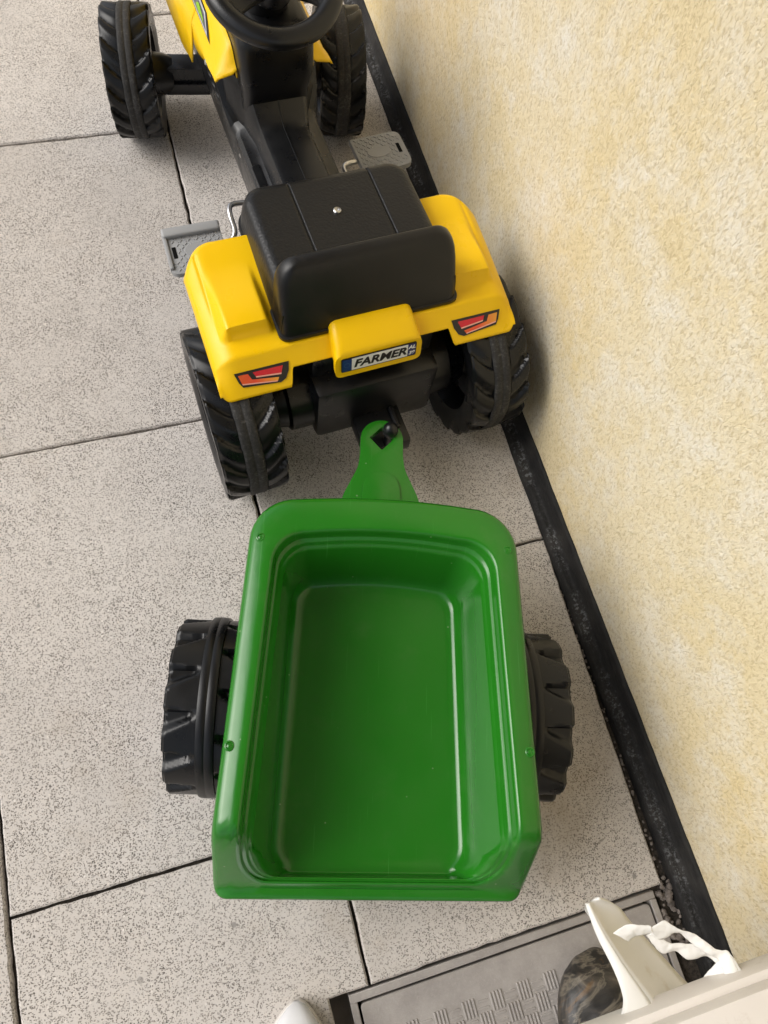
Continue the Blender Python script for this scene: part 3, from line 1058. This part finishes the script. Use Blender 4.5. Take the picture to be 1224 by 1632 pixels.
# skirt
def rim_ring(dz, grow):
    pts = []
    n0 = len(rows); m0 = len(rows[0])
    ring = [rows[0][i] for i in range(m0)] + [rows[j][m0 - 1] for j in range(1, n0)] + [rows[n0 - 1][i] for i in range(m0 - 2, -1, -1)] + [rows[j][0] for j in range(n0 - 2, 0, -1)]
    vc = (SV0 + SV1) / 2
    for x, y, z in ring:
        d = Vector((x, (y - vc)))
        d = d.normalized() * grow
        pts.append((x + d.x, y + d.y, z if dz is None else dz))
    return pts
ct.loft([rim_ring(None, 0), rim_ring(.272, .002), rim_ring(.258, .004), rim_ring(.2525, .0045), rim_ring(.2520, .0075), rim_ring(.2475, .0078), rim_ring(.2465, .0050)], False, True)
seat = ct.build('seat', 'seat', TR, 40)
bk = MB()
rg = []
for z, hu, v0, v1 in ((.2440, .1170, -.006, .040), (.2480, .1185, -.0075, .042), (.2520, .1185, -.0072, .043), (.2526, .1160, -.0045, .043), (.270, .1150, .000, .044), (.290, .1140, .0065, .044), (.305, .1130, .0115, .0445),
                      (.318, .1110, .0160, .045), (.326, .1080, .0190, .0450), (.332, .1040, .0215, .0445), (.3365, .0990, .0240, .0430), (.3395, .0930, .0270, .0410), (.3408, .0860, .0300, .0390)):
    rg.append([(x, y, z) for x, y in rounded_poly([(-hu, v1), (-hu, v0), (hu, v0), (hu, v1)], [.010, .013, .013, .010], 6)])
bk.loft(rg)
bk.build('backrest', 'seat_smooth', seat, 45)
sc = MB().lathe_z([(.0002, .0002), (.0016, .0002), (.0018, .0012), (.0040, .0016), (.0050, .0008), (.0052, -.001)], 24)
sc.build('screw', 'steel', seat).location = (-.0015, .132, .2945)

# --- pedals and crank
def pedal(u, v, z, tilt, sg):
    o = empty('pedal', (u, v, z), R(1.5) * sg, TR)
    o.rotation_euler = (R(tilt), 0, R(2.0) * sg)
    out = rounded_poly([(-sg * .043, -.036), (sg * .043, -.036), (sg * .043, .036), (-sg * .043, .036)], [.002, .014, .014, .002], 5)
    if sg < 0: out = out[::-1]
    MB().prism(out, -.009, .0, .0018, 2).build('pedal_plate', 'grey', o, 40)
    tp = MB()
    for i in range(13):
        for j in range(11):
            x = -.036 + i * .0060; y = -.030 + j * .0060
            if abs(x - sg * .031) < .006 and abs(y) < .013: continue
            if ((x + sg * .004) / .021) ** 2 + (y / .0125) ** 2 < 1: continue
            if sg * x > .030 and abs(y) > .026: continue
            a = R(45) if (i + j) % 2 else R(-45)
            mx = Matrix.Translation((x, y, 0)) @ Matrix.Rotation(a, 4, 'Z')
            tp.prism([(-.0027, -.0007), (.0027, -.0007), (.0027, .0007), (-.0027, .0007)], -.001, .0009, .0004, 1, mx)
    tag(tp.build('tread_pattern', 'grey', o), kind='stuff')
    MB().prism([(-sg * .004 + .0205 * math.cos(q), .0115 * math.sin(q)) for q in (2 * math.pi * k2 / 32 for k2 in range(32))], -.001, .0010, .0006, 1).build('oval_pad', 'grey', o, 40)
    MB().box(sg * .031 - .0028, sg * .031 + .0028, -.0095, .0095, -.002, .0006).build('slot', 'void', o)
    if sg < 0:
        MB().box(-.043, .043, .024, .040, -.010, .0075, .004, 3).build('front_lip', 'grey', o, 40)
        MB().box(-.0435, -.0375, -.028, .034, -.010, .0045, .0025, 2).build('side_lip', 'grey', o, 40)
    return o
pedal(-.1655, .272, .118, 6, -1)
pedal(.1720, .392, .116, 2, 1)
cr = MB()
cr.tube(spline([(-.122, .275, .110), (-.108, .282, .112), (-.101, .292, .118), (-.1015, .312, .128), (-.098, .326, .130), (-.088, .331, .129), (-.058, .331, .125)], 6), .0042, 12)
cr.build('crank', 'steel', TR, 50)
cr = MB()
cr.tube(spline([(.128, .388, .108), (.112, .386, .110), (.103, .378, .110), (.100, .350, .116), (.092, .334, .120), (.060, .331, .125)], 6), .0042, 12)
cr.build('crank', 'steel', TR, 50)

# --- hitch
ht = MB()
ht.box(-.034, .034, -.112, -.050, .078, .106, .004, 2)
ht.box(-.030, -.020, -.125, -.056, .086, .104, .002, 1)
ht.box(.018, .026, -.090, -.056, .100, .112, .002, 1)
ht.lathe_z([(.0065, .075), (.0062, .128), (.0088, .132), (.0104, .138), (.0104, .143), (.0086, .149), (.0048, .1525), (.0005, .1535)], 24, .0, -.1065)
ht.build('hitch', 'black', TR, 35)

# ------------------------------------------------------------------ trailer
TL = empty('toy_trailer', (.11420, .09956, .0309), R(-16.6))
TL.scale = (.97, .97, .97)
tag(TL, 'bright green plastic toy trailer with open tub hitched behind the tractor', 'toy trailer')

def rr_ring(hf, hr, vf, vr, rf, rb, ns=30, nc=9):
    """front edge at vf with half width hf, rear at vr with half width hr; fixed count of points"""
    pts = []
    def arc(cx, cy, r, a0, a1):
        for k2 in range(nc + 1):
            a = a0 + (a1 - a0) * k2 / nc
            pts.append((cx + r * math.cos(a), cy + r * math.sin(a)))
    arc(hf - rf, vf - rf, rf, math.pi / 2, 0)
    p0 = pts[-1]; p1 = (hr, vr + rb)
    for k2 in range(1, ns): pts.append((p0[0] + (p1[0] - p0[0]) * k2 / ns, p0[1] + (p1[1] - p0[1]) * k2 / ns))
    arc(hr - rb, vr + rb, rb, 0, -math.pi / 2)
    for k2 in range(1, 16): pts.append((hr - rb - 2 * (hr - rb) * k2 / 16, vr))
    arc(-hr + rb, vr + rb, rb, -math.pi / 2, -math.pi)
    p0 = pts[-1]; p1 = (-hf, vf - rf)
    for k2 in range(1, ns): pts.append((p0[0] + (p1[0] - p0[0]) * k2 / ns, p0[1] + (p1[1] - p0[1]) * k2 / ns))
    arc(-hf + rf, vf - rf, rf, math.pi, math.pi / 2)
    for k2 in range(1, 16):
        x = -hf + rf + 2 * (hf - rf) * k2 / 16
        pts.append((x, vf + .006 * (1 - (x / (hf - rf)) ** 2)))   # bowed front edge
    return pts
ZR = .211
def prof_z(v):
    return ZR - .108 * max(0.0, min(1.0, (-.141 - v) / .056)) ** 1.04
spec = [  # hf, hr, vf, vr, rf, rb, z, mode
    (0.1080, 0.1200, 0.1650, -0.1860, 0.0300, 0.0150, .066, 0),
    (0.1120, 0.1240, 0.1690, -0.1900, 0.0320, 0.0150, .071, 0),
    (0.1425, 0.1512, 0.2085, -0.2015, 0.0500, 0.0140, .186, 1),
    (0.1535, 0.1672, 0.2195, -0.2055, 0.0520, 0.0140, .1895, 1),
    (0.1570, 0.1704, 0.2235, -0.2080, 0.0540, 0.0150, .1905, 1),
    (0.1580, 0.1714, 0.2245, -0.2087, 0.0540, 0.0150, .1945, 1),
    (0.1573, 0.1707, 0.2238, -0.2083, 0.0540, 0.0150, .1995, 1),
    (0.1555, 0.1687, 0.2220, -0.2071, 0.0530, 0.0150, .2035, 1),
    (0.1525, 0.1657, 0.2190, -0.2051, 0.0520, 0.0160, .2062, 1),
    (0.1485, 0.1612, 0.2145, -0.2027, 0.0500, 0.0170, .2080, 1),
    (0.1390, 0.1530, 0.1975, -0.1970, 0.0430, 0.0200, .2098, 1),
    (0.1320, 0.1460, 0.1835, -0.1925, 0.0410, 0.0260, ZR, 1),
    (0.1295, 0.1434, 0.1810, -0.1910, 0.0400, 0.0270, .2102, 1),
    (0.1277, 0.1415, 0.1792, -0.1900, 0.0390, 0.0280, .2075, 1),
    (0.1267, 0.1404, 0.1782, -0.1893, 0.0390, 0.0280, .2030, 2),
    (0.1259, 0.1392, 0.1772, -0.1888, 0.0380, 0.0280, .1955, 2),
    (0.1251, 0.1384, 0.1764, -0.1884, 0.0380, 0.0280, .1940, 2),
    (0.1230, 0.1362, 0.1744, -0.1876, 0.0370, 0.0280, .1930, 2),
    (0.1215, 0.1345, 0.1730, -0.1870, 0.0370, 0.0280, .1905, 2),
    (0.1209, 0.1338, 0.1722, -0.1867, 0.0370, 0.0280, .1870, 2),
    (0.1193, 0.1322, 0.1702, -0.1862, 0.0360, 0.0280, .1840, 2),
    (0.1175, 0.1304, 0.1686, -0.1858, 0.0350, 0.0280, .1825, 2),
    (0.1163, 0.1292, 0.1675, -0.1852, 0.0350, 0.0280, .1790, 2),
    (0.1120, 0.1205, 0.1610, -0.1840, 0.0330, 0.0280, .1450, 2),
    (0.1090, 0.1150, 0.1575, -0.1825, 0.0310, 0.0280, .1080, 2),
    (0.1078, 0.1130, 0.1560, -0.1815, 0.0300, 0.0280, .0960, 2),
    (0.1055, 0.1105, 0.1535, -0.1800, 0.0280, 0.0270, .0890, 2),
    (0.1015, 0.1065, 0.1500, -0.1770, 0.0260, 0.0250, .0843, 2),
    (0.0965, 0.1015, 0.1450, -0.1720, 0.0230, 0.0220, .0825, 2),
    (0.0900, 0.0950, 0.1380, -0.1650, 0.0200, 0.0200, .0820, 2),
    (0.0450, 0.0480, 0.0700, -0.0850, 0.0120, 0.0120, .0815, 2),
]
rg = []
zfl = .0815
for hf, hr, vf, vr, rf, rb, z, mode in spec:
    row = []
    for x, y in rr_ring(hf, hr, vf, vr, rf, rb):
        zz = z
        p = prof_z(y)
        if mode == 1:
            zz = min(z, p - (ZR - z) * (.55 + .45 * (p - .10) / .111))
        elif mode == 2:
            lim = p - (ZR - z) * .45
            zz = max(zfl if z > .083 else z, min(z, lim)) if z > .083 else z
            if zz < z: zz = max(zz, .0835 + (z - .083) * .06)
        row.append((x, y, zz))
    rg.append(row)
tub = MB().loft(rg).build('tub', 'green', TL, 50)
for (u, v) in ((-.1440, .170), (.1440, .170), (-.1580, -.059), (.1575, -.057)):
    MB().lathe_z([(.0056, -.0004), (.0050, .0005), (.0036, .0007), (.0030, -.0002), (.0018, .0003), (.0002, .0008)], 20).build('rivet', 'green', TL, 60).location = (u, v, .2088)

# drawbar: flat green tongue with diamond eye
outl = [(-.072, .120), (-.060, .215), (-.046, .262)]
outl = []
def tongue_half():
    pts = [(.060, .198), (.0585, .215), (.0505, .258), (.0410, .282), (.0320, .303), (.0290, .322), (.0288, .340)]
    sp = spline([(x, y, 0) for x, y in pts], 4)
    out = [(p.x, p.y) for p in sp]
    for k2 in range(1, 13):
        a = math.pi / 2 * k2 / 12
        out.append((.0288 * math.cos(a), .347 + .0288 * math.sin(a)))
    return out
hlf = tongue_half()
outer = hlf + [(-x, y) for x, y in hlf[::-1][1:]]
dia = rounded_poly([(0, .3655), (.0165, .3490), (0, .3310), (-.0165, .3490)], .002, 3)
bm = bmesh.new()
ov = [bm.verts.new((x, y, .121)) for x, y in outer]
iv = [bm.verts.new((x, y, .121)) for x, y in dia]
eds = [bm.edges.new((ov[i], ov[(i + 1) % len(ov)])) for i in range(len(ov))] + [bm.edges.new((iv[i], iv[(i + 1) % len(iv)])) for i in range(len(iv))]
bmesh.ops.triangle_fill(bm, use_beauty=True, edges=eds)
bmesh.ops.recalc_face_normals(bm, faces=bm.faces)
if bm.faces[:][0].normal.z < 0: bmesh.ops.reverse_faces(bm, faces=bm.faces)
r_ = bmesh.ops.extrude_face_region(bm, geom=list(bm.faces))
for v in [e for e in r_['geom'] if isinstance(e, bmesh.types.BMVert)]: v.co.z = .132
bmesh.ops.recalc_face_normals(bm, faces=bm.faces)
ed = [e for e in bm.edges if e.calc_length() > 0 and e.verts[0].co.z > .131 and e.verts[1].co.z > .131 and len(e.link_faces) == 2 and e.calc_face_angle(0) > 1.0]
bmesh.ops.bevel(bm, geom=ed, offset=.0016, segments=2, profile=.6, affect='EDGES')
bm.verts.index_update()
tg = MB().add([v.co.copy() for v in bm.verts], [tuple(v.index for v in f.verts) for f in bm.faces]); bm.free()
tongue = tg.build('drawbar', 'green', TL, 35)
arch = []
for k2 in range(25):
    a = math.pi * k2 / 24
    arch.append((.0245 * math.cos(a) * (1 if True else 0), .272 + .026 * math.sin(a)))
arch = [(.029, .203)] + arch + [(-.029, .203)]
MB().prism(arch, .130, .1345, .0012, 2).build('arched_rib', 'green', tongue, 40)

# undercarriage and wheels
uc = MB()
uc.box(-.150, .150, -.010, .010, .040, .0615, .004, 2)
uc.box(-.050, .050, -.12, .19, .052, .0645, .004, 2)
uc.build('axle', 'black', TL, 35)
for sg in (-1, 1):
    MB().box(sg * .131 - .007, sg * .131 + .007, -.020, .020, .036, .100, .004, 2).build('axle_bracket', 'black', TL, 35)
make_wheel(TL, 'wheel', .1046, .094, 13, (-.1895, .000, .0720), 0, style=1, side=-1, depth=.0085, spin=.3, band_r=.0015, bandm='tyre', ribf=.11)
make_wheel(TL, 'wheel', .1046, .094, 13, (.1765, .000, .0720), 0, style=1, side=1, depth=.0085, spin=.7, band_r=.0015, bandm='tyre', ribf=.11)

# ------------------------------------------------------------------ window ledge and broken plastic trim, bottom right
sl = MB().box(.10, .4655, -.60, -.2125, .300, .338, .006, 2)
sl.box(.12, .4655, -.60, -.2190, .336, .358, .005, 2)
sl.box(.16, .4655, -.60, -.330, -.04, .302, .004, 1)
sill = sl.build('window_ledge', 'sill', None, 35)
tag(sill, 'pale off-white ledge cutting across the bottom right corner', 'window ledge')

def patch(a, b, n=6, rows=6, dip=0.0, wob=0.0, seed=0.0):
    A = spline(a, n); B = spline(b, n)
    m_ = min(len(A), len(B)); mbp = MB(); rws = []
    for j in range(rows + 1):
        t = j / rows; row = []
        for i in range(m_):
            p = A[i].lerp(B[i], t)
            p.z -= dip * math.sin(math.pi * t)
            if wob:
                p += Vector((noise.noise(p * 90 + Vector((seed, 0, 0))), noise.noise(p * 90 + Vector((0, seed, 3))), noise.noise(p * 70 + Vector((5, 0, seed))))) * wob
                p += noise.noise_vector(p * 260 + Vector((seed, 1, 2))) * wob * .55
            row.append(tuple(p))
        rws.append(row)
    return mbp.loft(rws, False, False, False)
fin_out = [(0.233, -0.134, 0.285), (0.2306, -0.158, 0.295), (0.2319, -0.1819, 0.305), (0.2308, -0.1972, 0.312), (0.2269, -0.2068, 0.317), (0.2147, -0.2186, 0.322), (0.2009, -0.2286, 0.326)]
fin_in = [(0.237, -0.1345, 0.287), (0.2365, -0.1535, 0.297), (0.241, -0.1794, 0.307), (0.2463, -0.1991, 0.314), (0.2489, -0.2093, 0.319), (0.2511, -0.2201, 0.324), (0.2564, -0.2362, 0.328)]
low = [(0.2472, -0.135, 0.2845), (0.2666, -0.1471, 0.272), (0.2771, -0.1659, 0.264), (0.2956, -0.2009, 0.264), (0.303, -0.2171, 0.267), (0.3083, -0.2273, 0.27), (0.315, -0.2439, 0.275)]
torn_a = [(0.2442, -0.1599, 0.3), (0.2573, -0.1571, 0.305), (0.2735, -0.1613, 0.31), (0.2742, -0.164, 0.31), (0.2878, -0.1617, 0.312), (0.2993, -0.172, 0.313), (0.3116, -0.1805, 0.314), (0.3227, -0.1939, 0.316), (0.3318, -0.1983, 0.318), (0.3316, -0.2165, 0.322)]
torn_b = [(0.2558, -0.1711, 0.298), (0.2624, -0.1678, 0.3), (0.2738, -0.1697, 0.303), (0.2788, -0.1752, 0.303), (0.2872, -0.1753, 0.306), (0.2976, -0.1746, 0.308), (0.3056, -0.1845, 0.308), (0.315, -0.1966, 0.312), (0.3221, -0.2027, 0.312), (0.3194, -0.2189, 0.32)]
torn_c = [(0.2723, -0.1707, 0.3), (0.2819, -0.1878, 0.298), (0.2923, -0.1886, 0.3), (0.3015, -0.1976, 0.302), (0.317, -0.1994, 0.304), (0.3207, -0.2053, 0.308)]
torn_d = [(0.2775, -0.1676, 0.305), (0.2886, -0.18, 0.304), (0.3011, -0.1841, 0.305), (0.3107, -0.1881, 0.307), (0.3235, -0.197, 0.31), (0.327, -0.2002, 0.312)]
BT = empty('broken_trim', (.27, -.21, 0))
tag(BT, 'broken white plastic trim with curved lip and torn edge beside the ledge', 'plastic trim')
BTI = BT.matrix_world.inverted() if False else Matrix.Translation((-.27, .21, 0))
def trim_part(name, mbp, thick, off=-1):
    mbp.v = [tuple(BTI @ Vector(v)) for v in mbp.v]
    o = mbp.build(name, 'white_plastic', BT, 50)
    md = o.modifiers.new('thick', 'SOLIDIFY'); md.thickness = thick; md.offset = off
    return o
trim_part('curved_lip', patch(fin_out, fin_in, 6, 5, -.0015), .010)
trim_part('inner_face', patch(fin_in, low, 6, 8, .006), .0025)
trim_part('torn_edge', patch(torn_a, torn_b, 14, 10, -.0015, .0010, 2.0), .0010)
trim_part('torn_edge', patch(torn_d, torn_c, 14, 10, -.0015, .0010, 7.0), .0010)
web = [(.3316, -.1983, .318), (.334, -.206, .321), (.334, -.2165, .324)], [(.3200, -.2050, .310), (.302, -.2180, .300), (.3000, -.2280, .300)]
trim_part('torn_edge', patch(web[0], web[1], 14, 12, -.001, .0010, 11.0), .0010)

# ------------------------------------------------------------------ stone on the cover, shoe tip
bm = bmesh.new()
bmesh.ops.create_icosphere(bm, subdivisions=5, radius=1)
for v in bm.verts:
    p = v.co.copy()
    d = 1 + .10 * noise.noise(p * 1.3 + Vector((3, 1, 0))) + .04 * noise.noise(p * 3.5)
    p = Vector((math.copysign(abs(p.x) ** .9, p.x), math.copysign(abs(p.y) ** .9, p.y), p.z)) * d
    v.co = Vector((p.x * .050, p.y * .066, max(p.z * .038, -.030)))
bm.verts.index_update()
sb = MB().add([v.co.copy() for v in bm.verts], [tuple(v.index for v in f.verts) for f in bm.faces]); bm.free()
stone = sb.build('stone', 'stone', None, 60)
stone.location = (.287, -.294, .027)
stone.rotation_euler = (0, 0, R(-18))
tag(stone, 'dark mottled stone with pale and golden streaks behind the broken white trim', 'stone')

shoe = MB()
rg = []
for y, hw_, zt, zb, xc in ((0.0, .003, .018, .006, .004), (-.004, .010, .028, .004, .003), (-.012, .018, .036, .002, .001), (-.03, .031, .045, .0, -.003), (-.06, .042, .055, .0, -.008), (-.10, .046, .068, .0, -.012), (-.16, .044, .090, .0, -.012), (-.22, .036, .10, .0, -.010), (-.27, .033, .10, .0, -.008), (-.28, .024, .095, .004, -.008)):
    row = []
    for k2 in range(24):
        a = 2 * math.pi * k2 / 24
        c_, s_ = math.cos(a), math.sin(a)
        row.append((xc + hw_ * math.copysign(abs(c_) ** .75, c_), y, (zt + zb) / 2 + (zt - zb) / 2 * math.copysign(abs(s_) ** .7, s_)))
    rg.append(row)
shoe.loft(rg)
so = shoe.build('shoe', 'shoe', None, 60)
so.location = (-.049, -.181, .0)
so.rotation_euler = (0, 0, R(-4))
sole = []
for k2 in range(40):
    t = k2 / 39
    i = t * (len(rg) - 1); i0 = min(int(i), len(rg) - 2); f_ = i - i0
    r0, r1 = rg[i0], rg[i0 + 1]
    x0_ = min(p[0] for p in r0) * (1 - f_) + min(p[0] for p in r1) * f_
    x1_ = max(p[0] for p in r0) * (1 - f_) + max(p[0] for p in r1) * f_
    sole.append((x0_ - .0015, x1_ + .0015, r0[0][1] * (1 - f_) + r1[0][1] * f_))
outl_ = [(a, y) for a, b, y in sole] + [(b, y) for a, b, y in sole[::-1]]
MB().prism(outl_, .0, .013, .002, 2).build('sole', 'sill', so, 40)
MB().lathe_z([(.0005, .101), (.016, .1012), (.019, .100), (.0195, .094)], 28, -.009, -.225).build('shoe_opening', 'void', so, 40)
tag(so, 'white pointed shoe tip entering at the bottom edge on the paving', 'shoe')
